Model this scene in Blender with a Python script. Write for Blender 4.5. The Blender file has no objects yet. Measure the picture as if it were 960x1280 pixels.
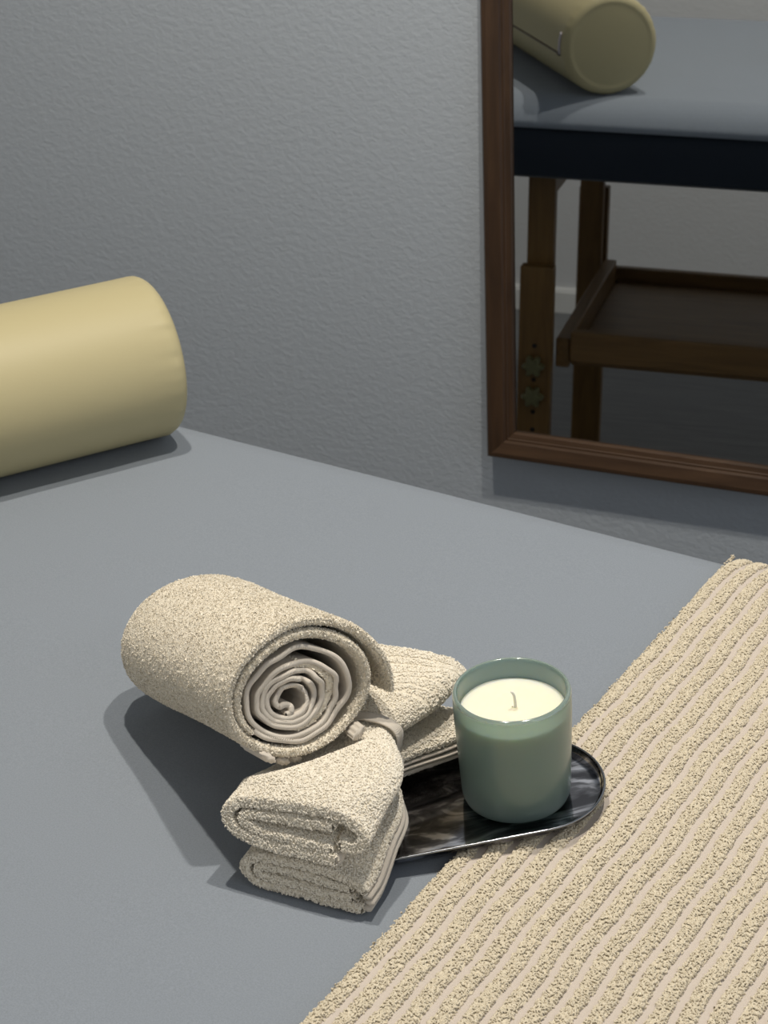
import bpy, math, random
import numpy as np
from mathutils import Matrix, Vector, noise as mnoise
rng = np.random.default_rng(7)
random.seed(7)
S = bpy.context.scene
COL = S.collection
PI = math.pi
T = 0.84                                   # height of the table top above the floor

# ------------------------------------------------------------------ materials
def new_mat(name):
    m = bpy.data.materials.new(name); m.use_nodes = True
    nt = m.node_tree
    return m, nt, nt.nodes['Principled BSDF']

def setp(b, **k):
    names = dict(color='Base Color', rough='Roughness', metal='Metallic', spec='Specular IOR Level',
                 trans='Transmission Weight', ior='IOR', sss='Subsurface Weight', sssr='Subsurface Radius',
                 ssss='Subsurface Scale', sheen='Sheen Weight', sheenr='Sheen Roughness', coat='Coat Weight', coatr='Coat Roughness')
    for a, v in k.items():
        if a == 'color' and len(v) == 3: v = (*v, 1)
        b.inputs[names[a]].default_value = v

def coords(nt, scale=(1, 1, 1), rot=(0, 0, 0)):
    tc = nt.nodes.new('ShaderNodeTexCoord'); mp = nt.nodes.new('ShaderNodeMapping')
    mp.inputs['Scale'].default_value = scale; mp.inputs['Rotation'].default_value = rot
    nt.links.new(tc.outputs['Object'], mp.inputs['Vector'])
    return mp.outputs['Vector']

def noise_tex(nt, vec, scale, detail=4, rough=.5, dist=0):
    n = nt.nodes.new('ShaderNodeTexNoise')
    n.inputs['Scale'].default_value = scale; n.inputs['Detail'].default_value = detail
    n.inputs['Roughness'].default_value = rough; n.inputs['Distortion'].default_value = dist
    nt.links.new(vec, n.inputs['Vector'])
    return n.outputs['Fac']

def ramp(nt, fac, stops):
    r = nt.nodes.new('ShaderNodeValToRGB'); el = r.color_ramp.elements
    while len(el) < len(stops): el.new(.5)
    for e, (p, c) in zip(el, stops):
        e.position = p; e.color = (*c, 1) if len(c) == 3 else c
    nt.links.new(fac, r.inputs['Fac'])
    return r.outputs['Color']

def bump(nt, b, h, strength, dist, prev=None):
    n = nt.nodes.new('ShaderNodeBump')
    n.inputs['Strength'].default_value = strength; n.inputs['Distance'].default_value = dist
    nt.links.new(h, n.inputs['Height'])
    if prev is not None: nt.links.new(prev, n.inputs['Normal'])
    nt.links.new(n.outputs['Normal'], b.inputs['Normal'])
    return n.outputs['Normal']

def mat_plaster(name, col, strength=.5):
    m, nt, b = new_mat(name); setp(b, color=col, rough=.85, spec=.25)
    v = coords(nt, (1, 1, 1.5), (0, .5, 0))
    h1 = noise_tex(nt, v, 92, 3, .5, .5)
    h2 = noise_tex(nt, v, 260, 2, .5)
    r = nt.nodes.new('ShaderNodeMapRange'); r.inputs['From Min'].default_value = .35; r.inputs['From Max'].default_value = .68
    nt.links.new(h1, r.inputs['Value'])
    p = bump(nt, b, r.outputs['Result'], strength, .0022)
    bump(nt, b, h2, .25, .0008, p)
    return m

def mat_sheet(name, col):
    m, nt, b = new_mat(name); setp(b, rough=.9, spec=.15, sheen=.15, sheenr=.5)
    v = coords(nt)
    f = noise_tex(nt, v, 900, 2, .7)
    c = ramp(nt, f, [(.3, [x * .90 for x in col]), (.7, [min(1, x * 1.10) for x in col])])
    nt.links.new(c, b.inputs['Base Color'])
    bump(nt, b, f, .25, .0006)
    return m

def mat_terry(name, ca, cb, scale=420):
    m, nt, b = new_mat(name); setp(b, rough=.95, spec=.1, sheen=.25, sheenr=.5)
    v = coords(nt)
    f = noise_tex(nt, v, scale, 2, .6)
    c = ramp(nt, f, [(.32, ca), (.68, cb)])
    nt.links.new(c, b.inputs['Base Color'])
    bump(nt, b, noise_tex(nt, v, 1500, 2, .6), .35, .0006)
    return m

def mat_weave(name, col):
    m, nt, b = new_mat(name); setp(b, color=col, rough=.9, spec=.12, sheen=.2, sheenr=.5)
    w = nt.nodes.new('ShaderNodeTexWave'); w.inputs['Scale'].default_value = 420; w.inputs['Distortion'].default_value = 1
    nt.links.new(coords(nt), w.inputs['Vector'])
    bump(nt, b, w.outputs['Fac'], .3, .0005)
    return m

def mat_wood(name, ca, cb, axis, rough=.45):
    m, nt, b = new_mat(name); setp(b, rough=rough, spec=.4)
    sc = [14, 14, 14]; sc[axis] = 1.2
    f = noise_tex(nt, coords(nt, sc), 5, 6, .6, .8)
    c = ramp(nt, f, [(.3, ca), (.7, cb)])
    nt.links.new(c, b.inputs['Base Color'])
    bump(nt, b, f, .15, .0008)
    return m

M = {}
M['wall'] = mat_plaster('wall_plaster', (.375, .410, .452), .21)
M['wall_far'] = mat_plaster('wall_plaster_smooth', (.62, .625, .63), .2)
M['ceiling'] = mat_plaster('ceiling_paint', (.62, .62, .62), .1)
M['sheet'] = mat_sheet('grey_jersey', (.230, .258, .296))
M['navy'] = mat_sheet('dark_navy_cover', (.018, .024, .034))
M['terry'] = mat_terry('beige_terry', (.755, .695, .58), (.905, .845, .73))
M['terry_base'] = mat_terry('beige_terry_ground', (.66, .60, .49), (.80, .73, .60))
M['hem'] = mat_weave('beige_woven_hem', (.60, .545, .47))
M['bath_loop'] = mat_terry('sand_boucle', (.585, .515, .385), (.76, .68, .53), 500)
M['bath_base'] = mat_weave('sand_woven_ground', (.575, .51, .45))
m, nt, b = new_mat('yellow_vinyl'); setp(b, color=(.44, .385, .22), rough=.52, spec=.3)
v = coords(nt); bump(nt, b, noise_tex(nt, v, 700, 2, .6), .12, .0004, bump(nt, b, noise_tex(nt, v, 14, 3, .5), .12, .004)); M['vinyl'] = m
m, nt, b = new_mat('brown_zip'); setp(b, color=(.09, .06, .04), rough=.6); M['zip'] = m
m, nt, b = new_mat('grey_pull'); setp(b, color=(.55, .50, .52), rough=.6); M['pull'] = m
m, nt, b = new_mat('mirror_glass'); setp(b, color=(.60, .62, .63), metal=1, rough=.004); M['mirror'] = m
M['frame_v'] = mat_wood('walnut_upright', (.026, .013, .006), (.058, .030, .014), 2)
M['frame_h'] = mat_wood('walnut_rail', (.034, .017, .008), (.075, .040, .020), 0)
M['beech_v'] = mat_wood('beech_upright', (.13, .066, .017), (.20, .108, .03), 2)
M['beech_x'] = mat_wood('beech_rail', (.13, .07, .022), (.21, .115, .038), 0)
M['beech_y'] = mat_wood('beech_crosspiece', (.13, .07, .022), (.21, .115, .038), 1)
m, nt, b = new_mat('olive_plastic'); setp(b, color=(.13, .12, .05), rough=.5); M['knob'] = m
m, nt, b = new_mat('dark_hole'); setp(b, color=(.012, .008, .005), rough=.9); M['hole'] = m
M['floor'] = mat_wood('grey_laminate', (.09, .095, .10), (.15, .155, .16), 0, .4)
m, nt, b = new_mat('white_paint'); setp(b, color=(.7, .7, .68), rough=.5); M['white'] = m
# tray: dark polished steel with wiped, cloudy streaks
m, nt, b = new_mat('gunmetal'); setp(b, metal=1, rough=.1)
v = coords(nt, (1, 2.2, 1), (0, 0, .6))
f = noise_tex(nt, v, 16, 3, .55, 2.2)
nt.links.new(ramp(nt, f, [(.38, (.10, .099, .108)), (.52, (.20, .198, .212)), (.65, (.74, .73, .77))]), b.inputs['Base Color'])
M['tray'] = m
m, nt, b = new_mat('steel_rim'); setp(b, color=(.30, .31, .33), metal=1, rough=.18); M['rim'] = m
m, nt, b = new_mat('frosted_green_glass'); setp(b, color=(.345, .475, .44), trans=.72, rough=.36, ior=1.45, spec=.45, coat=.35, coatr=.06); M['jar'] = m
m, nt, b = new_mat('polished_green_glass'); setp(b, color=(.44, .56, .50), trans=.6, rough=.12, ior=1.5, spec=.6, coat=1, coatr=.08); M['jar_rim'] = m
m, nt, b = new_mat('cream_wax'); setp(b, color=(.86, .83, .66), rough=.45, spec=.3, sss=.8, sssr=(1.0, .85, .5), ssss=.012); M['wax'] = m
m, nt, b = new_mat('cotton_wick'); setp(b, color=(.85, .82, .74), rough=.9); M['wick'] = m

# ------------------------------------------------------------------ object helpers
def link_mesh(name, V, F, mats, parent=None, smooth=True, midx=None, sharp=None):
    me = bpy.data.meshes.new(name)
    if isinstance(V, np.ndarray) and isinstance(F, np.ndarray):
        n = F.shape[1]
        me.vertices.add(len(V)); me.vertices.foreach_set('co', V.astype(np.float32).ravel())
        me.loops.add(F.size); me.loops.foreach_set('vertex_index', F.astype(np.int32).ravel())
        me.polygons.add(len(F)); me.polygons.foreach_set('loop_start', (np.arange(len(F)) * n).astype(np.int32))
        me.polygons.foreach_set('loop_total', np.full(len(F), n, np.int32))
        me.update(calc_edges=True)
    else:
        me.from_pydata([tuple(v) for v in V], [], [tuple(f) for f in F]); me.update()
    for mm in (mats if isinstance(mats, (list, tuple)) else [mats]): me.materials.append(mm)
    if midx is not None: me.polygons.foreach_set('material_index', np.asarray(midx, np.int32))
    me.polygons.foreach_set('use_smooth', [bool(smooth)] * len(me.polygons))
    me.validate()
    if sharp: me.set_sharp_from_angle(angle=math.radians(sharp))
    o = bpy.data.objects.new(name, me); COL.objects.link(o)
    if parent is not None: o.parent = parent
    return o

def tag(o, label=None, cat=None, group=None, kind=None):
    for k, v in (('label', label), ('category', cat), ('group', group), ('kind', kind)):
        if v: o[k] = v
    return o

def thing(name, label, cat, M4=None, group=None):
    o = bpy.data.objects.new(name, None); COL.objects.link(o); o.empty_display_size = .05
    if M4 is not None: o.matrix_world = M4
    return tag(o, label, cat, group)

def box(x0, x1, y0, y1, z0, z1):
    V = [(x, y, z) for z in (z0, z1) for y in (y0, y1) for x in (x0, x1)]
    F = [(0, 2, 3, 1), (4, 5, 7, 6), (0, 1, 5, 4), (2, 6, 7, 3), (0, 4, 6, 2), (1, 3, 7, 5)]
    return V, F

def box_obj(name, x0, x1, y0, y1, z0, z1, mat, parent=None, bevel=.002):
    V, F = box(x0, x1, y0, y1, z0, z1)
    o = link_mesh(name, V, F, mat, parent, smooth=False)
    if bevel:
        md = o.modifiers.new('bevel', 'BEVEL'); md.width = bevel; md.segments = 2
    return o

def lathe(prof, n=96, closed=False):
    prof = np.array(prof, float); k = len(prof)
    a = np.linspace(0, 2 * PI, n, endpoint=False)
    V = np.stack([np.outer(np.cos(a), prof[:, 0]), np.outer(np.sin(a), prof[:, 0]), np.tile(prof[:, 1], (n, 1))], -1).reshape(-1, 3)
    F = []
    for i in range(n):
        j = (i + 1) % n
        for q in range(k if closed else k - 1):
            r = (q + 1) % k
            F.append((i * k + q, j * k + q, j * k + r, i * k + r))
    return V, np.array(F)

def catmull(P, n):
    P = np.array(P, float)
    d = np.r_[0, np.cumsum(np.linalg.norm(np.diff(P, axis=0), axis=1))]
    Q = np.vstack([2 * P[0] - P[1], P, 2 * P[-1] - P[-2]])
    out = []
    for t in np.linspace(0, d[-1], n):
        i = min(np.searchsorted(d, t, side='right') - 1, len(P) - 2)
        u = (t - d[i]) / (d[i + 1] - d[i])
        p0, p1, p2, p3 = Q[i:i + 4]
        out.append(.5 * (2 * p1 + (p2 - p0) * u + (2 * p0 - 5 * p1 + 4 * p2 - p3) * u * u + (3 * p1 - p0 - 3 * p2 + p3) * u ** 3))
    return np.array(out)

def tube(path, r, k=8, caps=True):
    path = np.array(path, float); n = len(path)
    r = np.broadcast_to(np.array(r, float), (n,))
    tg = np.gradient(path, axis=0); tg /= np.linalg.norm(tg, axis=1)[:, None]
    up = np.array([0, 0, 1.0]) if abs(tg[0][2]) < .9 else np.array([1.0, 0, 0])
    V = []
    for i in range(n):
        a = np.cross(tg[i], up); a /= np.linalg.norm(a); c = np.cross(a, tg[i]); up = c
        for q in range(k):
            w = 2 * PI * q / k; V.append(path[i] + r[i] * (math.cos(w) * a + math.sin(w) * c))
    F = [(i * k + q, i * k + (q + 1) % k, (i + 1) * k + (q + 1) % k, (i + 1) * k + q) for i in range(n - 1) for q in range(k)]
    if caps: F += [tuple(range(k))[::-1], tuple((n - 1) * k + q for q in range(k))]
    return V, F

def offset_strip(line, th):
    """two rails at +-th/2 of a 2-D polyline (th may vary along it)"""
    line = np.array(line); t = np.gradient(line, axis=0); t /= np.linalg.norm(t, axis=1)[:, None] + 1e-12
    nn = np.stack([-t[:, 1], t[:, 0]], 1); th = np.broadcast_to(np.array(th, float), (len(line),))[:, None]
    return line + nn * th / 2, line - nn * th / 2

def sweep_strip(line, th, stations, mapper, thf=None):
    """solid band: 2-D polyline with thickness, carried along stations by mapper(P2 (k,2), s)->(k,3)"""
    if thf is not None:
        rings = [sweep_strip(line, np.asarray(th) * thf(s), [s, s], lambda P, _: np.c_[P, np.zeros(len(P))])[0] for s in stations]
        V0, F0, inf0 = sweep_strip(line, th, stations, mapper)
        R0_ = inf0['R']
        return np.vstack([mapper(rg[:R0_, :2], s) for rg, s in zip(rings, stations)]), F0, inf0
    A, B = offset_strip(line, th); k = len(A)
    m1 = (A[0] + B[0]) / 2; m2 = (A[-1] + B[-1]) / 2
    t0 = A[1] - A[0]; t0 = t0 / np.linalg.norm(t0); t1 = A[-1] - A[-2]; t1 = t1 / np.linalg.norm(t1)
    h0 = np.linalg.norm(A[0] - B[0]) / 2; h1 = np.linalg.norm(A[-1] - B[-1]) / 2
    ring = np.vstack([A, [m2 + t1 * h1 * .8], B[::-1], [m1 - t0 * h0 * .8]]); R = len(ring)
    V = np.vstack([mapper(ring, s) for s in stations]); n = len(stations)
    i = np.arange(n - 1)[:, None]; q = np.arange(R)[None, :]; q2 = (q + 1) % R
    F = np.stack([i * R + q, i * R + q2, (i + 1) * R + q2, (i + 1) * R + q], -1).reshape(-1, 4)
    caps = []
    Bi = lambda j: k + 1 + (k - 1 - j)
    for base, flip in ((0, False), ((n - 1) * R, True)):
        for j in range(k - 1):
            f = [base + j, base + Bi(j), base + Bi(j + 1), base + j + 1]
            caps.append(f if not flip else f[::-1])
        for f in ([base + k - 1, base + Bi(k - 1), base + k, base + k], [base + Bi(0), base, base + 2 * k + 1, base + 2 * k + 1]):
            pass
    Fc = np.array(caps)
    info = dict(side=len(F), R=R, k=k, n=n)
    return V, np.vstack([F, Fc]), info

# ------------------------------------------------------------------ terry pile: real little loops of yarn
def loop_template(arch=1.0, tube_r=.5, rings=5, k=4):
    V = []; F = []
    for i in range(rings):
        a = PI * i / (rings - 1); c = np.array([math.cos(a), 0, arch * math.sin(a)])
        rad = np.array([math.cos(a), 0, math.sin(a)])
        for q in range(k):
            w = 2 * PI * q / k + .4
            V.append(c + tube_r * (math.cos(w) * rad + math.sin(w) * np.array([0, 1, 0])))
    for i in range(rings - 1):
        for q in range(k):
            F.append((i * k + q, i * k + (q + 1) % k, (i + 1) * k + (q + 1) % k, (i + 1) * k + q))
    return np.array(V), np.array(F)

def sample_quads(V, F, density, keep=None):
    a, b, c, d = V[F[:, 0]], V[F[:, 1]], V[F[:, 2]], V[F[:, 3]]
    nr = np.cross(c - a, d - b); ar = np.linalg.norm(nr, axis=1) / 2
    w = ar if keep is None else ar * keep
    N = int(w.sum() * density)
    idx = rng.choice(len(F), N, p=w / w.sum())
    u, v = rng.random((2, N, 1))
    P = (a[idx] * (1 - u) + b[idx] * u) * (1 - v) + (d[idx] * (1 - u) + c[idx] * u) * v
    nn = nr[idx] / (2 * ar[idx][:, None] + 1e-15)
    return P, nn

def loops(P, Nn, size, arch=1.1, tube_r=.5, lean=.6, jitter=.3, lean_dir=None, rings=5):
    TV, TF = loop_template(arch, tube_r, rings)
    N = len(P)
    nn = Nn + rng.normal(0, lean * .5, (N, 3))
    if lean_dir is not None: nn = nn + np.array(lean_dir)
    nn /= np.linalg.norm(nn, axis=1)[:, None]
    r = rng.normal(0, 1, (N, 3)); x = np.cross(nn, r); x /= np.linalg.norm(x, axis=1)[:, None]; y = np.cross(nn, x)
    sc = size * (1 + jitter * rng.uniform(-1, 1, N))
    Rm = np.stack([x, y, nn], 2) * sc[:, None, None]
    V = np.einsum('nij,vj->nvi', Rm, TV) + P[:, None, :]
    F = TF[None] + (np.arange(N) * len(TV))[:, None, None]
    return V.reshape(-1, 3), F.reshape(-1, 4)

def merge(*parts):
    Vs, Fs, mi, o = [], [], [], 0
    for i, (V, F) in enumerate(parts):
        Vs.append(np.asarray(V)); Fs.append(np.asarray(F) + o); mi.append(np.full(len(F), i)); o += len(V)
    return np.vstack(Vs), np.vstack(Fs), np.concatenate(mi)

def vnoise(P, sc, seed=0):
    return np.array([mnoise.noise(Vector((p[0] * sc + seed, p[1] * sc, p[2] * sc))) for p in P])

# ------------------------------------------------------------------ camera
FPX = 2387.7; CAMH = T + .80645
p_, r_, th_ = 0.486834, -0.038676, 0.578299
f = Vector((-math.sin(th_) * math.cos(p_), math.cos(th_) * math.cos(p_), -math.sin(p_)))
R0 = Vector((math.cos(th_), math.sin(th_), 0)); U0 = R0.cross(f)
R1 = math.cos(r_) * R0 + math.sin(r_) * U0; U1 = -math.sin(r_) * R0 + math.cos(r_) * U0
cd = bpy.data.cameras.new('camera'); cam = bpy.data.objects.new('camera', cd); COL.objects.link(cam)
cam.matrix_world = Matrix(((R1.x, U1.x, -f.x, 0), (R1.y, U1.y, -f.y, 0), (R1.z, U1.z, -f.z, CAMH), (0, 0, 0, 1)))
cd.sensor_width = 36; cd.lens = FPX / 1280 * 36; cd.clip_start = .05
cd.dof.use_dof = True; cd.dof.focus_distance = 1.34; cd.dof.aperture_fstop = 21
S.camera = cam

# ------------------------------------------------------------------ the room
phi = 0.140982; tau = -0.032999; MD = 2.173255
nh = Vector((-math.sin(phi), math.cos(phi), 0)); th = Vector((math.cos(phi), math.sin(phi), 0))
WALL_D = 2.188
def struct(name, o): o['kind'] = 'structure'; return o
WM = Matrix(((th.x, nh.x, 0, nh.x * WALL_D), (th.y, nh.y, 0, nh.y * WALL_D), (0, 0, 1, 0), (0, 0, 0, 1)))   # local x along wall, y into it
CEIL = T + 1.74
def wall_grid(x0, x1, z0, z1, y0, y1):
    return box(x0, x1, y0, y1, z0, z1)
V, F = wall_grid(-2.75, 1.75, 0, CEIL, 0, .1)
w = struct('w', link_mesh('wall_back', V, F, M['wall'], smooth=False)); w.matrix_world = WM
V, F = box(-3.2, 2.2, -.18, -.08, 0, CEIL); struct('w', link_mesh('wall_front', V, F, M['wall_far'], smooth=False))
V, F = box(-2.62, -2.52, -.08, 1.83, 0, CEIL); struct('w', link_mesh('wall_left', V, F, M['wall_far'], smooth=False))
V, F = box(-3.2, 2.2, -.42, 2.7, -.1, 0); struct('w', link_mesh('floor', V, F, M['floor'], smooth=False))
V, F = box(-3.2, 2.2, -.42, 2.7, CEIL, CEIL + .1); struct('w', link_mesh('ceiling', V, F, M['ceiling'], smooth=False))
def skirting(name, L):
    prof = [(0, 0), (.014, 0), (.014, .05), (.010, .06), (0, .06)]
    V = [(x, p[0], p[1]) for x in (0, L) for p in prof]; k = len(prof)
    F = [(q, (q + 1) % k, k + (q + 1) % k, k + q) for q in range(k)] + [tuple(range(k))[::-1], tuple(range(k, 2 * k))]
    return link_mesh(name, V, F, M['white'], smooth=False)
o = skirting('baseboard_front', 4.6); o.location = (-2.52, -.08, 0); o['kind'] = 'structure'
o = skirting('baseboard_left', 2.0); o.location = (-2.52, 1.75, 0); o.rotation_euler = (0, 0, -PI / 2); o['kind'] = 'structure'

# ------------------------------------------------------------------ wall mirror
mt = th.copy(); mn = Vector((-math.sin(phi) * math.cos(tau), math.cos(phi) * math.cos(tau), math.sin(tau))); mu = mt.cross(mn)
rot = math.radians(1.1)
mx = math.cos(rot) * mt + math.sin(rot) * mu; mz = -math.sin(rot) * mt + math.cos(rot) * mu
org = Vector((-1.1447, 2.0225, -.337 + T))
MM = Matrix(((mx.x, mn.x, mz.x, org.x), (mx.y, mn.y, mz.y, org.y), (mx.z, mn.z, mz.z, org.z), (0, 0, 0, 1)))   # y local = into the wall
mir = thing('wall_mirror', 'wall mirror in a dark brown wooden frame reflecting the table', 'mirror', MM)
MW, MH = .418, .68
prof = [(0, .003), (0, -.011), (.003, -.0155), (.009, -.017), (.024, -.0135), (.0262, -.0095), (.0285, -.0095), (.0295, -.0080), (.0355, -.0065), (.037, -.003), (.037, .003)]
def rail(name, c0, c1, inward, mat):
    """mitred frame rail between outer corners c0,c1 (x,z); inward = unit (x,z)"""
    d = np.array(c1, float) - c0; L = np.linalg.norm(d); d /= L; inn = np.array(inward)
    V = []
    for e in (0, 1):
        for (w_, y_) in prof:
            q = np.array(c0) + inn * w_ + d * (w_ if e == 0 else L - w_)
            V.append((q[0], y_, q[1]))
    k = len(prof)
    F = [(q, (q + 1) % k, k + (q + 1) % k, k + q) for q in range(k)] + [tuple(range(k))[::-1], tuple(range(k, 2 * k))]
    o = link_mesh(name, V, F, mat, mir, smooth=False)
    return o
rail('frame_rail', (0, 0), (MW, 0), (0, 1), M['frame_h'])
rail('frame_rail', (0, MH), (MW, MH), (0, -1), M['frame_h'])
rail('frame_stile', (0, 0), (0, MH), (1, 0), M['frame_v'])
rail('frame_stile', (MW, 0), (MW, MH), (-1, 0), M['frame_v'])
g = box_obj('mirror_glass', .0375, MW - .0375, 0, .003, .0375, MH - .0375, M['mirror'], mir, bevel=0)

# ------------------------------------------------------------------ massage table
YT, YN = 1.347, .567                      # wall-side and near edge of the top
XH, XF = -1.50, .36
tb = thing('massage_table', 'wooden massage table with dark padded top and shelf under a grey sheet', 'table', Matrix.Translation((-.57, .957, 0)))
def tpart(name, x0, x1, y0, y1, z0, z1, mat, parent=None, bevel=.003, ox=-.57, oy=.957):
    o = box_obj(name, x0 - ox, x1 - ox, y0 - oy, y1 - oy, z0 + T, z1 + T, mat, parent or tb, bevel); return o
def rounded_slab(x0, x1, y0, y1, rc, prof, n=10):
    """rounded-rectangle rings; prof = list of (outset, z)"""
    V = []; 
    for (o_, z) in prof:
        ring = []
        for cx, cy, a0 in ((x1 - rc, y1 - rc, 0), (x0 + rc, y1 - rc, PI / 2), (x0 + rc, y0 + rc, PI), (x1 - rc, y0 + rc, 1.5 * PI)):
            for i in range(n + 1):
                a = a0 + PI / 2 * i / n; r = rc + o_
                ring.append((cx + r * math.cos(a), cy + r * math.sin(a), z))
        V += ring
    k = 4 * (n + 1); m_ = len(prof)
    F = [(i * k + q, i * k + (q + 1) % k, (i + 1) * k + (q + 1) % k, (i + 1) * k + q) for i in range(m_ - 1) for q in range(k)]
    return V, F, k
# dark padded top
pp = [(-.06, -.128), (.018, -.128), (.028, -.122), (.030, -.10), (.030, -.062), (.024, -.045), (.010, -.022), (-.015, -.010), (-.06, -.008)]
V, F, k = rounded_slab(XH, XF, YN, YT, .06, [(a, z) for a, z in pp])
F += [tuple(range(k))[::-1], tuple((len(pp) - 1) * k + q for q in range(k))]
V = [(x + .57, y - .957, z + T) for x, y, z in V]
link_mesh('padded_top', V, F, M['navy'], tb, smooth=True, sharp=50)
LEGX = [(-1.263, -1.205), (.07, .128)]
for lx0, lx1 in LEGX:
    for ly, side in ((1.285, 1), (.745, -1)):
        # lower board with holes and star knobs in front, sliding upper board behind it
        lo = box_obj('leg', -.029, .029, -.012, .012, 0, .54, M['beech_v'], tb, .003)
        lo.location = ((lx0 + lx1) / 2 + .57, ly - .957, 0)
        up = box_obj('leg_extension', -.023, .023, -.012, .012, .26, T - .129, M['beech_v'], lo, .003); up.location = (0, -.025 * side, 0)
        for hz in (.405, .375, .340, .278, .245, .22):
            pass
        ys = .0125 * side
        for hz in (.400, .368, .338, .278, .245, .222):
            V, F = tube([(0, ys - .0008 * side, hz), (0, ys + .0006 * side, hz)], .004, 12)
            h = link_mesh('bolt_hole', V, F, M['hole'], lo)
        for kz in (.365, .309):
            pts = []
            K = 48
            for i in range(K):
                a = 2 * PI * i / K; r = .0165 + .0035 * math.cos(6 * a); pts.append((r * math.cos(a), r * math.sin(a)))
            V = []; 
            for (sc, yy) in ((.92, 0), (1, .003), (1, .012), (.85, .015), (.35, .016)):
                V += [(px * sc, ys + yy * side, pz * sc + kz) for px, pz in pts]
            F = [(i * K + q, i * K + (q + 1) % K, (i + 1) * K + (q + 1) % K, (i + 1) * K + q) for i in range(4) for q in range(K)]
            F += [tuple(range(K))[::-1], tuple(4 * K + q for q in range(K))]
            link_mesh('star_knob', V, F, M['knob'], lo, smooth=True, sharp=40)
tpart('shelf_rail', -1.178, .043, 1.248, 1.268, -.475, -.42, M['beech_x'])
tpart('shelf_rail', -1.205, .07, .758, .778, -.485, -.452, M['beech_x'])
tpart('shelf_board', -1.1795, .0475, .779, 1.247, -.488, -.476, M['beech_x'])
for x0 in (-1.204, .048):
    tpart('side_rail', x0, x0 + .024, .779, 1.262, -.488, -.435, M['beech_y'])
for lx0, lx1 in LEGX:
    tpart('cross_bar', lx0 + .012, lx1 - .012, .772, 1.258, -.19, -.1285, M['beech_y'])

# ------------------------------------------------------------------ fitted sheet over the top (a separate thing)
SP = [(-.030, 0.0), (-.022, -.0012), (-.012, -.0040), (-.001, -.0085), (.010, -.0150), (.019, -.0235), (.026, -.033), (.0315, -.044)]
def sheet_grid():
    nx, ny = 150, 90
    xs = np.linspace(XH + .03, XF - .03, nx); ys = np.linspace(YN + .03, YT - .03, ny)
    X, Y = np.meshgrid(xs, ys, indexing='ij')
    P = np.stack([X, Y, 0 * X], -1).reshape(-1, 3)
    z = .0011 * vnoise(P, 5) + .0005 * vnoise(P * [1, 2.2, 1], 12, 5)
    ex = np.minimum(np.minimum(P[:, 0] - XH - .03, XF - .03 - P[:, 0]), np.minimum(P[:, 1] - YN - .03, YT - .03 - P[:, 1]))
    z *= np.clip(ex / .06, 0, 1); P[:, 2] = z - .0004 * 0
    return P, nx, ny
P, nx, ny = sheet_grid()
F = [(i * ny + j, (i + 1) * ny + j, (i + 1) * ny + j + 1, i * ny + j + 1) for i in range(nx - 1) for j in range(ny - 1)]
V = [tuple(p) for p in P]
# rounded skirt: walk the border and extrude outward along SP
border = [i * ny for i in range(nx)] + [(nx - 1) * ny + j for j in range(1, ny)] + [i * ny + ny - 1 for i in range(nx - 2, -1, -1)] + [j for j in range(ny - 2, 0, -1)]
def outward(p):
    x, y = p[0], p[1]; rc = .06
    cx = min(max(x, XH + rc), XF - rc); cy = min(max(y, YN + rc), YT - rc)
    d = np.array([x - cx, y - cy]); 
    return d
prev = border
inset = .03
for si, (o_, z) in enumerate(SP[1:]):
    cur = []
    for bi in border:
        x, y = V[bi][0], V[bi][1]
        # radial push with softened corners
        dx = -1 if x <= XH + .0301 else (1 if x >= XF - .0301 else 0)
        dy = -1 if y <= YN + .0301 else (1 if y >= YT - .0301 else 0)
        nrm = math.hypot(dx, dy) or 1
        q = (o_ + inset)
        V.append((x + dx / nrm * q, y + dy / nrm * q, z)); cur.append(len(V) - 1)
    L = len(border)
    F += [(prev[a], cur[a], cur[(a + 1) % L], prev[(a + 1) % L]) for a in range(L)]
    prev = cur
V = [(x + .57, y - .957, z + T) for x, y, z in V]
sh = link_mesh('fitted_sheet', V, F, M['sheet'], smooth=True)
sh.location = (-.57, .957, 0)
md = sh.modifiers.new('thick', 'SOLIDIFY'); md.thickness = .0015; md.offset = -1
tag(sh, 'grey fitted sheet stretched smooth over the massage table top', 'sheet')

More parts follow.
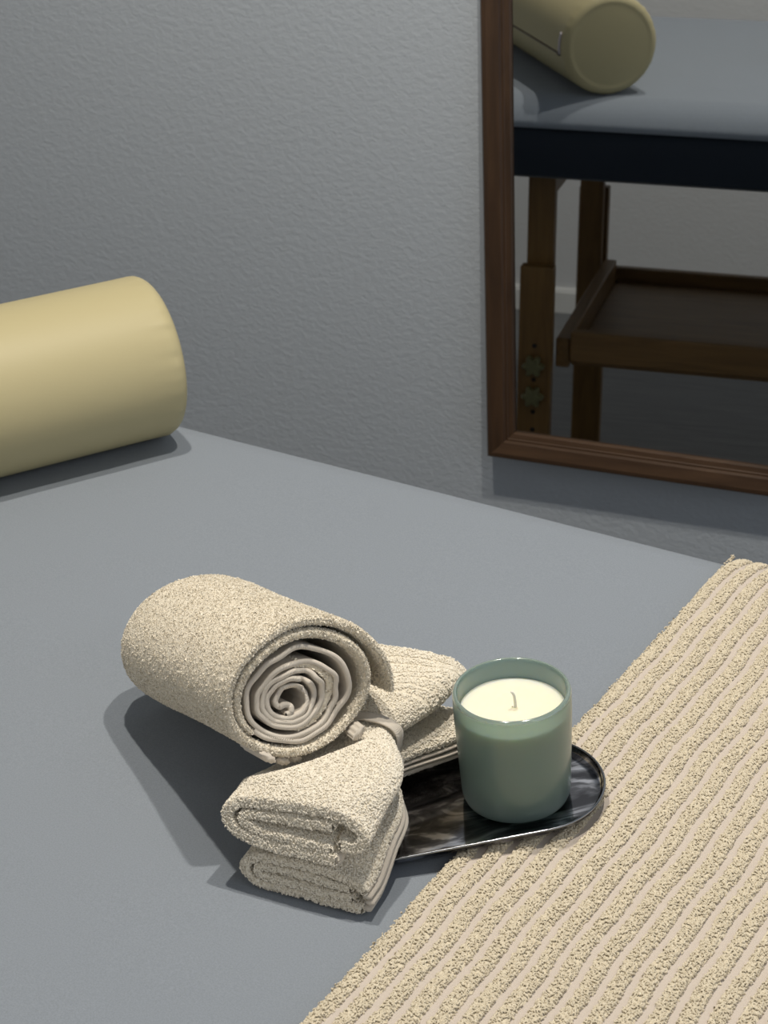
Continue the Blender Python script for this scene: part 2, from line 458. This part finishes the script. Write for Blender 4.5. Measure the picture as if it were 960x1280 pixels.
# ------------------------------------------------------------------ bolster
bc = Vector((-1.11844, 1.32370, .07886 + T)); bb = .511485; BR = .07886; BL = .62
ax = Vector((-math.sin(bb), -math.cos(bb), 0)); sx = Vector((math.cos(bb), -math.sin(bb), 0)); up = sx.cross(ax)
if up.z < 0: up = -up
BM = Matrix(((sx.x, up.x, ax.x, bc.x), (sx.y, up.y, ax.y, bc.y), (sx.z, up.z, ax.z, bc.z + .0012), (0, 0, 0, 1)))   # local z runs along the roll away from the end seen
bo = thing('bolster', 'pale yellow vinyl bolster roll lying diagonally on the grey sheet', 'bolster', BM)
def bolster_body():
    pr = []
    re = .014
    pr += [(r, .0005 - .004 * (1 - (r / (BR - re)) ** 2)) for r in np.linspace(.0005, BR - re, 14)]
    pr += [(BR - re + re * math.sin(a), re - re * math.cos(a)) for a in np.linspace(.15, PI / 2, 10)]
    for z in np.linspace(.02, BL - .02, 40): pr.append((BR, z))
    pr += [(BR - re + re * math.cos(a), BL - re + re * math.sin(a)) for a in np.linspace(0, PI / 2 - .1, 10)]
    pr += [(r, BL) for r in np.linspace(BR - re, .0005, 8)]
    V, F = lathe(pr, 160)
    # puckers along the end seam
    ang = np.arctan2(V[:, 1], V[:, 0]); z = V[:, 2]; rr = np.hypot(V[:, 0], V[:, 1])
    wgt = np.exp(-((z - .012) / .008) ** 2) * (rr > BR * .7)
    pk = np.array([mnoise.noise(Vector((math.cos(a) * 9, math.sin(a) * 9, 3))) + .6 * mnoise.noise(Vector((math.cos(a) * 24, math.sin(a) * 24, 1))) for a in ang])
    k = 1 + wgt * pk * .010
    V[:, 0] *= k; V[:, 1] *= k
    # flattened where it rests
    V[:, 1] = np.maximum(V[:, 1], -BR + .0006)
    return V, F
V, F = bolster_body()
link_mesh('body', V, F, M['vinyl'], bo, smooth=True)
# zip on the wall side, low
za = math.radians(189)
zr = BR + .0004
zp = [(zr * math.cos(za), zr * math.sin(za), z) for z in np.linspace(.022, .45, 30)]
V, F = tube(zp, .0016, 8); zp_o = link_mesh('zip', V, F, M['zip'], bo)
V, F = tube([(zr * math.cos(za), zr * math.sin(za), .019), (zr * math.cos(za), zr * math.sin(za), .027)], .0035, 10)
link_mesh('zip_slider', V, F, M['zip'], zp_o)
V = []
for i, t in enumerate(np.linspace(0, .034, 9)):
    a = za - t / BR
    for rr in (zr + .0004, zr + .0022):
        for z in (.0155, .0215): V.append((rr * math.cos(a), rr * math.sin(a), z))
F = []
for i in range(8):
    b0 = i * 4; b1 = b0 + 4
    F += [(b0, b0 + 1, b1 + 1, b1), (b0 + 2, b1 + 2, b1 + 3, b0 + 3), (b0, b1, b1 + 2, b0 + 2), (b0 + 1, b0 + 3, b1 + 3, b1 + 1)]
F += [(0, 2, 3, 1), (32, 33, 35, 34)]
link_mesh('zip_pull', V, F, M['pull'], zp_o)

# ------------------------------------------------------------------ big striped bath towel
TX0, TX1 = -.524, -.06
path = []                                   # (y, z) along the towel from near edge to the drop at the wall side
for y in np.linspace(.60, YT - .03, 330): path.append((y, .0012))
for (o_, z) in catmull([(a, b) for a, b in SP], 24)[1:]: path.append((YT + o_ + .001, z + .001))
for z in np.linspace(-.05, -.17, 40): path.append((YT + .0335 + .002 * (abs(z) - .05) / .1, z))
path = np.array(path)
pl = np.r_[0, np.cumsum(np.linalg.norm(np.diff(path, axis=0), axis=1))]
pt = np.gradient(path, axis=0); pt /= np.linalg.norm(pt, axis=1)[:, None]; pn = np.stack([-pt[:, 1], pt[:, 0]], 1)
PERIOD, GAP = .0160, .0060
def towel_h(X, Sv):
    """ground thickness, softly rounded at the long edge"""
    e = np.clip((X - TX0) / .006, 0, 1)
    return .0036 * np.sqrt(1 - (1 - e) ** 2) + .0006
def wob(Sv): return .0010 * np.sin(Sv * 31) + .0007 * np.sin(Sv * 83 + 1)
xs = np.concatenate([np.linspace(TX0, TX0 + .008, 8), np.linspace(TX0 + .0095, TX1, 420)])
nxs, nps = len(xs), len(path)
Xg, Ig = np.meshgrid(xs, np.arange(nps), indexing='ij')
Sg = pl[Ig]
und = .0007 * np.sin(Sg * 19 + Xg * 24) 
ph = ((Xg - TX0 + wob(Sg)) % PERIOD)
hg = towel_h(Xg, Sg) + np.where((ph < PERIOD - GAP - .0004) & (ph > .0004), .0017, 0) + np.clip(und, 0, 1) * np.clip((Xg - TX0) / .03, 0, 1)
Xe = Xg + .0012 * np.sin(Sg * 44) * np.clip(1 - (Xg - TX0) / .02, 0, 1)
Vt = np.stack([Xe, path[Ig, 0] + pn[Ig, 0] * hg, path[Ig, 1] + pn[Ig, 1] * hg], -1).reshape(-1, 3)
Vb = np.stack([Xe, path[Ig, 0] + pn[Ig, 0] * .0002, path[Ig, 1] + pn[Ig, 1] * .0002], -1).reshape(-1, 3)
I, J = np.meshgrid(np.arange(nxs - 1), np.arange(nps - 1), indexing='ij')
q = (I * nps + J).ravel()
Ft = np.stack([q, q + nps, q + nps + 1, q + 1], 1); NB = nxs * nps
Fb = np.stack([q + NB, q + NB + 1, q + NB + nps + 1, q + NB + nps], 1)
e1 = np.arange(nps - 1); Fe = [np.stack([e1, e1 + 1, e1 + 1 + NB, e1 + NB], 1)]
o2 = (nxs - 1) * nps; Fe.append(np.stack([o2 + e1, o2 + e1 + NB, o2 + e1 + 1 + NB, o2 + e1 + 1], 1))
e2 = np.arange(nxs - 1) * nps; Fe.append(np.stack([e2, e2 + NB, e2 + nps + NB, e2 + nps], 1))
e3 = e2 + nps - 1; Fe.append(np.stack([e3, e3 + nps, e3 + nps + NB, e3 + NB], 1))
base = (np.vstack([Vt, Vb]), np.vstack([Ft, Fb] + Fe))
band = (ph < PERIOD - GAP - .0004)[:-1, :-1].ravel()
# loops only on the raised bands
Pp, Nn = sample_quads(Vt, Ft, 1 / .00124 ** 2)
cx = Pp[:, 0]
ss = np.interp(Pp[:, 1], path[:, 0], pl)
phs = (cx - TX0 + wob(ss)) % PERIOD
edge = .0007 * rng.uniform(-1, 1, len(Pp))
kk = (phs < PERIOD - GAP + edge) & (phs > .0008 + edge)
Pp, Nn = Pp[kk], Nn[kk]
crown = np.sin(np.clip(phs[kk] / (PERIOD - GAP), 0, 1) * PI)
Pp = Pp + Nn * (.0000 + .0006 * crown)[:, None]
# a fringe of loops spilling over the long edge
yy = rng.uniform(.60, YT - .005, 1500)
Pe = np.stack([np.full(1500, TX0) + rng.uniform(-.0010, .002, 1500), yy, .0012 + rng.uniform(.0005, .0045, 1500)], 1)
Ne = np.tile(np.array([-.8, 0, .5]), (1500, 1))
L1 = loops(np.vstack([Pp, Pe]), np.vstack([Nn, Ne]), .00080, .7, .74, .7, .3, rings=4)
V, F, mi = merge(base, L1)
mi[:len(band)][band] = 1
V[:, 2] += T
bt = link_mesh('bath_towel', V - np.array([-.3, .95, T]), F, [M['bath_base'], M['bath_loop']], midx=mi)
bt.location = (-.3, .95, T)
tag(bt, 'large beige striped boucle bath towel spread flat over the right of the table', 'towel')

# ------------------------------------------------------------------ tray (tilted: its right end rides on the bath towel)
u2 = np.array([.7200, .6940]); u2 /= np.linalg.norm(u2); w2 = np.array([-u2[1], u2[0]])
TILT = math.radians(2.3)
uz = math.sin(TILT); uc = math.cos(TILT)
u3 = Vector((u2[0] * uc, u2[1] * uc, uz)); w3 = Vector((w2[0], w2[1], 0)); n3 = u3.cross(w3)
def from_uw(u, w_): return u2 * u + w2 * w_
TU0, TU1, TWc, TR = .115, .347, 1.044, .055
tc = from_uw(TU0, TWc)
TM = Matrix(((u3.x, w3.x, n3.x, tc[0]), (u3.y, w3.y, n3.y, tc[1]), (u3.z, w3.z, n3.z, T + .0042), (0, 0, 0, 1)))
tr = thing('tray', 'dark polished oblong metal tray under the candle and folded washcloths', 'tray', TM)
TL = TU1 - TU0
def stadium(r_off, n=28):
    r = TR + r_off; pts = []
    for i in range(n + 1):
        a = -PI / 2 + PI * i / n; pts.append((TL - TR + r * math.cos(a), r * math.sin(a)))
    for i in range(n + 1):
        a = PI / 2 + PI * i / n; pts.append((TR + r * math.cos(a), r * math.sin(a)))
    return pts
def stadium_mesh(prof, cap0=True, cap1=True):
    V = []; 
    for (o_, z) in prof: V += [(x, y, z) for x, y in stadium(o_)]
    k = len(stadium(0)); n = len(prof)
    F = [(i * k + q, i * k + (q + 1) % k, (i + 1) * k + (q + 1) % k, (i + 1) * k + q) for i in range(n - 1) for q in range(k)]
    if cap0: F.append(tuple(range(k))[::-1])
    if cap1: F.append(tuple((n - 1) * k + q for q in range(k)))
    return V, F
V, F = stadium_mesh([(-.007, 0), (-.004, .0004), (-.0012, .0028), (0, .0064), (-.0009, .0066), (-.0022, .0034), (-.005, .0018), (-.009, .0016)])
link_mesh('dish', V, F, M['tray'], tr, smooth=True, sharp=60)
V = []; k = len(stadium(0))
ringp = [(x, y, .0068) for x, y in stadium(-.0003)]; ringp.append(ringp[0])
V, F = tube(ringp, .0009, 8, caps=False); link_mesh('rim', V, F, M['rim'], tr)

# ------------------------------------------------------------------ candle
CU, CW = .2845, 1.0405
cpos = from_uw(CU, CW); cz = .0042 + .0019 + (CU - TU0) * math.tan(TILT)
CM = Matrix(((u3.x, w3.x, n3.x, cpos[0]), (u3.y, w3.y, n3.y, cpos[1]), (u3.z, w3.z, n3.z, T + cz), (0, 0, 0, 1)))
cn = thing('candle', 'unlit cream candle in a frosted green glass jar on the tray', 'candle', CM)
CH = .0872
def rout(z): return .0372 + (.0400 - .0372) * min(1, z / .06) ** .8 if z > .004 else .0372
jar = [(.0005, .0012), (.024, .0012), (.030, 0), (.0335, .0004), (.0362, .0025), (.0374, .006)]
for z in np.linspace(.010, CH - .0025, 24): jar.append((.0374 + .0026 * min(1, z / .07), z))
RT = jar[-1][0]
jar += [(RT - .0004, CH - .0012), (RT - .0015, CH), (RT - .0028, CH - .0006), (RT - .0035, CH - .003)]
for z in np.linspace(CH - .006, .014, 20): jar.append((.0374 + .0026 * min(1, z / .07) - .0036, z))
jar += [(.0325, .0105), (.028, .0085), (.0005, .0085)]
V, F = lathe(jar, 128)
zm = V[F][:, :, 2].min(1)
link_mesh('jar', V, F, [M['jar'], M['jar_rim']], cn, midx=(zm > CH - .0029).astype(int))
WZ = .0722
wax = [(.0005, .0092), (.027, .0092), (.0312, .0112), (.0331, .0145)]
for z in np.linspace(.02, WZ - .0008, 12): wax.append((.0374 + .0026 * min(1, z / .07) - .0039, z))
wax += [(.0359, WZ), (.0345, WZ - .0002), (.02, WZ - .0005), (.004, WZ - .0004), (.0005, WZ + .0004)]
V, F = lathe(wax, 128); link_mesh('wax', V, F, M['wax'], cn)
wp = catmull([(.002, -.0005, WZ - .001), (.0019, -.0005, WZ + .005), (.0012, -.0008, WZ + .010), (-.0004, -.001, WZ + .0132)], 14)
V, F = tube(wp, np.linspace(.00105, .0009, 14), 10); link_mesh('wick', V, F, M['wick'], cn)

RF = np.array([-.6300, .8620, .1130]); RB = np.array([-.8145, .9610, .0480])
rd = (RF - RB); RL = np.linalg.norm(rd); rd /= RL                     # towards the face
ROUT = .0525
# ------------------------------------------------------------------ two folded washcloths tied in the middle
FA = np.array([-.5965, .789]); BA = np.array([-.6245, .990])
AX = (BA - FA) / np.linalg.norm(BA - FA); LT = np.array([AX[1], -AX[0]])      # lateral, to the right
BLEN = np.linalg.norm(BA - FA)
TIE = .57
def bundle_map(base_z, hscale, lo, seed, back_shift=0, front_pull=0.0, bite=1.0):
    def mp(P, s):
        a = P[:, 0].copy(); b = P[:, 1].copy()
        d = s - TIE
        pin = math.exp(-(d / .17) ** 2)
        pin2 = bite * math.exp(-(d / .05) ** 2)
        wsc = 1 - .40 * pin - .07 * pin2 + (.10 * max(0, d) * 2)
        # squeeze: towards the tie the stack becomes lower and narrower
        hs = hscale * (1 - .16 * pin - .05 * pin2)
        lat = a * wsc + back_shift * max(0, d) * 2 - .008 * pin
        z = base_z * (1 - .12 * pin) + b * hs + .004 * pin * 0
        sag = 0 if lo == 0 else .006 * max(0, d) * 2
        x3 = np.zeros((len(P), 3))
        along = s * BLEN + front_pull * b / .04 * (1 - s)
        x3[:, :2] = FA + np.outer(np.full(len(P), 1.0) * 0 + along, AX) + np.outer(lat, LT)
        # resting surface: bed at the left, rising tray to the right
        uu = x3[:, :2] @ u2; ww = x3[:, :2] @ w2 - TWc
        qu = np.clip(uu, TU0 + TR, TU1 - TR); dd = np.hypot(uu - qu, ww) - TR
        lift = (.0042 + .0110 + (uu - TU0) * math.tan(TILT)) * (1 - np.clip(dd / .030, 0, 1) ** 2 * (3 - 2 * np.clip(dd / .030, 0, 1)))
        x3[:, 2] = z + sag + np.maximum(lift, .0015) * np.exp(-np.maximum(z - .02, 0) / .05)
        if True:
            # the rolled towel presses a hollow into the upper cloth
            rx = x3[:, :2] - RB[:2]; dh = rd[:2] / np.linalg.norm(rd[:2]); tl = rx @ dh; pr_ = rx @ np.array([-dh[1], dh[0]])
            zc_ = RB[2] + tl * rd[2] / np.linalg.norm(rd[:2])
            zr_ = zc_ - .93 * (ROUT + .006) * np.sqrt(np.clip(1 - (pr_ / (1.17 * (ROUT + .006))) ** 2, 0, 1)) - .0036
            inside = (np.abs(pr_) < 1.17 * (ROUT + .006))
            w_in = np.clip((RL * .98 + .020 - tl) / .014, 0, 1) * inside
            ztop = .0318 * (1 - .12 * pin) + .0412 * .90 * (1 - .16 * pin - .05 * math.exp(-(d / .05) ** 2)) + .0060 + .006 * max(0, d) * 2
            lf_ = np.maximum(lift, .0015)
            fac = np.clip((zr_ - lf_) / (ztop - lf_), .4, 1)
            x3[:, 2] = lf_ + (x3[:, 2] - lf_) * (1 - w_in * (1 - fac))
        nz = .0012 * np.array([mnoise.noise(Vector((p[0] * 70 + seed, p[1] * 70, s * 9))) for p in P])
        x3[:, 2] += nz; x3[:, 0] += nz * .8
        return x3
    return mp
def cloth(name, plies, mapper, label, hem_specs, nst=46):
    stv = np.concatenate([np.linspace(0, .03, 4), np.linspace(.045, .955, nst), np.linspace(.97, 1, 4)])
    def soft(s_): return s_
    parts_base, parts_loop = [], []
    for (line, thk, npt) in plies:
        ln = catmull(line, npt)
        def mp2(P, s, ln=ln):
            # round the cut ends a little
            e = min(s, 1 - s) / .03
            return mapper(P, s)
        V, F, info = sweep_strip(ln, thk, stv, mp2)
        Pq, Nq = sample_quads(V, F, 1 / .00105 ** 2)
        parts_base.append((V, F)); parts_loop.append((Pq, Nq))
    V, F, mi = merge(*parts_base)
    # orient the sampling normals outwards (rings run clockwise seen from the front)
    Pq = np.vstack([p[0] for p in parts_loop]); Nq = np.vstack([p[1] for p in parts_loop])
    return V, F, Pq, Nq
def finish_cloth(name, V, F, Pq, Nq, label, size=.00066, drop=None):
    if drop is not None:
        k = drop(Pq); Pq, Nq = Pq[k], Nq[k]
    L = loops(Pq + Nq * .0001, Nq, size, 1.0, .68, .8, .3, rings=4)
    Va, Fa, mi = merge((V, F), L)
    c = Va.mean(0); c[2] = 0
    o = link_mesh(name, Va - c, Fa, [M['terry_base'], M['terry']], midx=mi)
    o.location = (c[0], c[1], T)
    return tag(o, label, 'washcloth', 'tied washcloths'), c
def hem(parent, c, pts2, mapper, s0, s1, wdt=.0032, thk=.0017):
    """woven hem: flat rounded strip running along the edge of a ply"""
    V = []; st = np.linspace(s0, s1, 40); K = 8
    for s in st:
        ring = np.array([[pts2[0] + wdt * math.cos(a), pts2[1] + thk * math.sin(a)] for a in np.linspace(0, 2 * PI, K, endpoint=False)])
        V.append(mapper(ring, s))
    V = np.vstack(V) - c
    F = [(i * K + q, i * K + (q + 1) % K, (i + 1) * K + (q + 1) % K, (i + 1) * K + q) for i in range(39) for q in range(K)]
    F += [tuple(range(K))[::-1], tuple(39 * K + q for q in range(K))]
    return link_mesh('hem', V, F, M['hem'], parent)

low_map = bundle_map(.0016, .86, 0, 3, .012, .003)
low_plies = [
    ([(.048, .0030), (.01, .0028), (-.024, .0032), (-.0345, .0080), (-.0365, .0160), (-.030, .0240), (-.016, .0275), (.006, .0285), (.028, .0285), (.043, .0262), (.0500, .0205)], .0056, 70),
    ([(.041, .0100), (.012, .0100), (-.020, .0102), (-.0275, .0148), (-.020, .0192), (.006, .0195), (.040, .0190)], .0050, 50)]
V, F, Pq, Nq = cloth('washcloth', low_plies, low_map, '', None)
lowc, c = finish_cloth('washcloth', V, F, Pq, Nq, 'lower of the two folded beige washcloths tied together, resting on the tray')
for q in ((.0520, .0042), (.0535, .0100), (.0520, .0152)): hem(lowc, c, q, low_map, .003, .997)

up_map = bundle_map(.0318, .90, 1, 11, -.018, .012)
up_plies = [
    ([(.030, .0066), (.006, .0058), (-.020, .0062), (-.041, .0100), (-.0495, .0190), (-.0460, .0280), (-.033, .0335), (-.004, .0350), (.024, .0370), (.041, .0350), (.0480, .0275), (.0440, .0200), (.034, .0190)], .0068, 95),
    ([(.026, .0135), (.002, .0130), (-.022, .0140), (-.0385, .0185), (-.034, .0240), (-.012, .0255), (.010, .0265), (.026, .0285)], .0050, 60)]
V, F, Pq, Nq = cloth('washcloth', up_plies, up_map, '', None)
def border_lines(Pp):
    s_ = (Pp[:, :2] - FA) @ AX / BLEN
    k = np.ones(len(Pp), bool)
    for s0 in (.945, .905, .85, .81, .765, .725): k &= np.abs(s_ - s0 - .012 * np.sin(Pp[:, 0] * 40)) > .0055
    return k
upc, c = finish_cloth('washcloth', V, F, Pq, Nq, 'upper folded beige washcloth of the tied pair, in front of the rolled towel', drop=border_lines)
hem(upc, c, (.0315, .0066), up_map, .003, .997, .0030, .0034)

# the band that ties them
tiec = []
BW = .0060
def tie_ring():
    outl = catmull([(.0525, .004), (.0555, .016), (.052, .030), (.0545, .042), (.056, .056), (.050, .0665), (.030, .0710), (.0, .0700), (-.030, .0680), (-.050, .060), (-.0575, .045), (-.053, .030), (-.050, .016), (-.046, .003)], 70)
    return outl
outl = tie_ring()
V = []
A, B = offset_strip(outl, .0016)
tm = bundle_map(.0045, 1.0, 1, 5, bite=0)
for s in (TIE - BW / BLEN / 1.4, TIE - BW / BLEN * .45, TIE, TIE + BW / BLEN * .45, TIE + BW / BLEN / 1.4):
    puff = .0010 if abs(s - TIE) < .5 * BW / BLEN else .0004
    V.append(np.vstack([tm(A * [1, 1] , s), tm(B, s)]))
k = len(A); R = 2 * k
V = np.vstack(V); F = []
for i in range(4):
    for q in range(k - 1):
        F.append((i * R + q, i * R + q + 1, (i + 1) * R + q + 1, (i + 1) * R + q))
        F.append((i * R + k + q, (i + 1) * R + k + q, (i + 1) * R + k + q + 1, i * R + k + q + 1))
for q in range(k - 1):
    F.append((q, k + q, k + q + 1, q + 1)); F.append((4 * R + q, 4 * R + q + 1, 4 * R + k + q + 1, 4 * R + k + q))
c = V.mean(0); c[2] = 0
tb_ = link_mesh('tie_band', V - c, F, M['hem'], smooth=True); tb_.location = (c[0], c[1], T)
tag(tb_, 'narrow beige fabric band tied round the middle of the folded washcloths', 'band')

# ------------------------------------------------------------------ rolled towel leaning on the bundle
re1 = np.cross(np.array([0, 0, 1.0]), rd); re1 /= np.linalg.norm(re1)
e2 = np.cross(rd, re1)
# choose e1 to point to image right
camR = np.array(R1); 
if re1 @ camR < 0: re1 = -re1
e1 = re1; e2 = np.cross(rd, e1)
if e2[2] < 0: e2 = -e2
TT = 1.58                                  # thick turns
def spiral():
    pts = []
    for t in np.linspace(math.radians(-24), 2 * PI * TT, 150):
        r = ROUT - .0034 - .0074 * max(0, t) / (2 * PI)
        if t < .5: r += .0080 * ((.5 - t) / .9) ** 2
        pts.append((t, r))
    return pts
def to_xy(t, r):
    sh_ = 1 - min(1, r / ROUT)
    cx, cy = -.0150 * sh_, -.0085 * sh_
    return (cx + r * math.cos(t) * 1.17, cy + r * math.sin(t) * .93)
thick_line = np.array([to_xy(t, r) for t, r in spiral()])
thin = []
t_s, r_s = 2 * PI * TT, ROUT - .0034 - .0074 * TT
N2 = 700; turns = 4.7
for i in range(N2):
    u = i / (N2 - 1); t = t_s + u * turns * 2 * PI
    k = u * turns
    r = r_s - .0030 - .0040 * min(k, 1.2) - .0068 * max(0, min(1, (k - 1.2) / .5)) - .0042 * max(0, k - 1.7) 
    wv = .0006 * math.sin(t * 8.3 + 1.3 * math.sin(t * 1.7)) + .0005 * math.sin(t * 4.6 + 1)
    thin.append(to_xy(t, r + wv * (1 - .85 * u)))
# terry fold showing between the loose outer plies and the inner coil
cres = np.array([to_xy(t, r_s - .0030 - .0040 * 1.2 - .0058 - .0010 * abs(t - .1)) for t in np.linspace(math.radians(-95), math.radians(75), 50)])
# S-shaped core
lx, ly = thin[-1]; c0 = np.array(to_xy(0, 0))
dirv = np.array([lx, ly]) - c0; dv = dirv / np.linalg.norm(dirv); pv = np.array([-dv[1], dv[0]])
core = [thin[-1]] + [tuple(c0 + dv * a + pv * b) for a, b in ((.0066, .0036), (.0030, .0058), (-.0010, .0040), (-.0004, .0002), (-.0016, -.0036), (-.0058, -.0030), (-.0066, .0002))]
core = catmull(core, 50)[1:]
thin_line = np.vstack([np.array(thin), core])
def roll_map(seed, recess=0.0):
    def mp(P, s):
        far = max(0, 1 - s / .16)
        sc = 1 - .24 * far ** 2.4 + .035 * math.exp(-((s - .25) / .2) ** 2)
        near = max(0, (s - .93) / .07)
        rr = np.hypot(P[:, 0], P[:, 1]) / ROUT
        ln = s * RL + (recess * (1 - rr)) * near + .0025 * near * np.sin(np.arctan2(P[:, 1], P[:, 0]) * 3 + 1)
        q = RB + np.outer(ln, rd) + np.outer(P[:, 0] * sc, e1) + np.outer(P[:, 1] * sc - .003 * far, e2)
        return q
    return mp
stv = np.concatenate([np.linspace(0, .16, 10), np.linspace(.2, .93, 40), np.linspace(.945, .978, 4), [.985, .991, .996, 1.0]])
thk = np.full(len(thick_line), .0066); thk[:8] = np.linspace(.0036, .0066, 8); thk[-14:] = np.linspace(.0066, .0042, 14)
Vr, Fr, info = sweep_strip(thick_line, thk, stv, roll_map(0, -.004), thf=lambda s_: max(.35, math.sqrt(max(.02, 1 - max(0, (s_ - .976) / .0245) ** 2))))
# loops: outer skin everywhere, the rest only close to the visible end
Rr, kq, nst = info['R'], info['k'], info['n']
keep = np.zeros(len(Fr))
si = np.repeat(np.arange(nst - 1), Rr); qi = np.tile(np.arange(Rr), nst - 1)
ctr = Vr[Fr].mean(1)
rel = ctr - RB; al = rel @ rd; rad = np.hypot(rel @ e1 / 1.17, (rel @ e2 + .002) / .93)
keep[:info['side']] = np.where((rad[:info['side']] > ROUT * .86) | (al[:info['side']] > RL - .010), 1 + .6 * (al[:info['side']] > RL - .008), 0)
keep[info['side']:] = np.where(al[info['side']:] > RL * .5, 2.0, 0)
Pq, Nq = sample_quads(Vr, Fr, 1 / .00108 ** 2, keep)
Lr = loops(Pq, Nq, .00072, 1.1, .68, .8, .3, rings=4)
V, F, mi = merge((Vr, Fr), Lr)
c = np.array([(RF[0] + RB[0]) / 2, (RF[1] + RB[1]) / 2, 0])
rt = thing('rolled_towel', 'beige terry towel rolled into a spiral, leaning on the tied washcloths', 'towel', Matrix.Translation((c[0], c[1], T)))
link_mesh('terry_wrap', V - c, F, [M['terry_base'], M['terry']], rt, midx=mi)
Vi, Fi, _ = sweep_strip(thin_line, .0034, np.concatenate([[.5], np.linspace(.8, .93, 5), np.linspace(.94, .992, 6)]), roll_map(1, -.004))
Vc, Fc, inf = sweep_strip(cres, .0050, np.concatenate([np.linspace(.8, .93, 5), np.linspace(.94, .985, 6)]), roll_map(2, -.004))
kc = np.ones(len(Fc)); kc[:inf['side']] = .6
Pq, Nq = sample_quads(Vc, Fc, 1 / .00128 ** 2, kc)
V, F, mi = merge((Vc, Fc), loops(Pq, Nq, .00085, 1.2, .55, .9, .35))
link_mesh('terry_fold', V - c, F, [M['terry_base'], M['terry']], rt, midx=mi)
ii = link_mesh('inner_coil', Vi - c, Fi, M['hem'], rt); ii['label'] = 'smooth woven hem spiralling at the centre'
# little hem folds showing under the face
def hem_tab(tdeg, rr, wid, ln, tw, sfrac):
    a = math.radians(tdeg); n_ = 14; K = 36; V = []
    for i in range(n_):
        u = i / (n_ - 1)
        cc = RB + rd * (RL * sfrac + u * ln)
        aa = a + tw * u
        er = math.cos(aa) * e1 + math.sin(aa) * e2; et = -math.sin(aa) * e1 + math.cos(aa) * e2
        for q in range(K):
            w_ = 2 * PI * q / K
            V.append(cc + er * (rr + .0026 * math.sin(w_) + .0005 * math.sin(9 * w_)) + et * wid * math.cos(w_))
    F = [(i * K + q, i * K + (q + 1) % K, (i + 1) * K + (q + 1) % K, (i + 1) * K + q) for i in range(n_ - 1) for q in range(K)]
    F += [tuple(range(K))[::-1], tuple((n_ - 1) * K + q for q in range(K))]
    link_mesh('hem_fold', np.array(V) - c, F, M['hem'], rt)
hem_tab(222, ROUT + .000, .0060, .030, .06, .875)
hem_tab(238, ROUT - .001, .0050, .026, .05, .870)
hem_tab(250, ROUT - .003, .0045, .024, .04, .865)
hem_tab(308, ROUT - .0028, .0060, .022, -.05, .930)

# ------------------------------------------------------------------ light
def spot(name, loc, aim, energy, color, size, blend, radius):
    l = bpy.data.lights.new(name, 'SPOT'); l.energy = energy; l.color = color; l.spot_size = math.radians(size); l.spot_blend = blend
    l.shadow_soft_size = radius
    o = bpy.data.objects.new(name, l); COL.objects.link(o); o.location = loc
    o.rotation_euler = (Vector(aim) - Vector(loc)).to_track_quat('-Z', 'Y').to_euler()
    return o
LZ = T + 1.65
warm = (1, .93, .82)
spot('ceiling_spot', (-.45, 1.20, LZ), (-.42, 1.12, 0), 52, warm, 150, .6, .02)
spot('ceiling_spot', (-.84, 1.06, LZ), (-.80, 1.05, 0), 52, warm, 150, .6, .02)
al = bpy.data.lights.new('added_fill', 'AREA'); al.shape = 'RECTANGLE'; al.size = 1.2; al.size_y = .5; al.energy = 5; al.color = (.94, .97, 1)  # added soft fill to brighten faces towards the camera, not a known lamp
ao = bpy.data.objects.new('added_fill', al); COL.objects.link(ao); ao.location = (1.05, .35, CEIL - .03)
ao.rotation_euler = (Vector((-.7, .9, T)) - ao.location).to_track_quat('-Z', 'Y').to_euler()
wd = bpy.data.worlds.new('daylight'); S.world = wd; wd.use_nodes = True
wd.node_tree.nodes['Background'].inputs['Color'].default_value = (.80, .88, 1, 1)
wd.node_tree.nodes['Background'].inputs['Strength'].default_value = .75

# ------------------------------------------------------------------ output look
S.view_settings.view_transform = 'Standard'; S.view_settings.look = 'None'
S.view_settings.exposure = 0.13; S.view_settings.gamma = 1; S.view_settings.use_curve_mapping = False
S.cycles.max_bounces = 10; S.cycles.transmission_bounces = 10
S.cycles.use_denoising = True
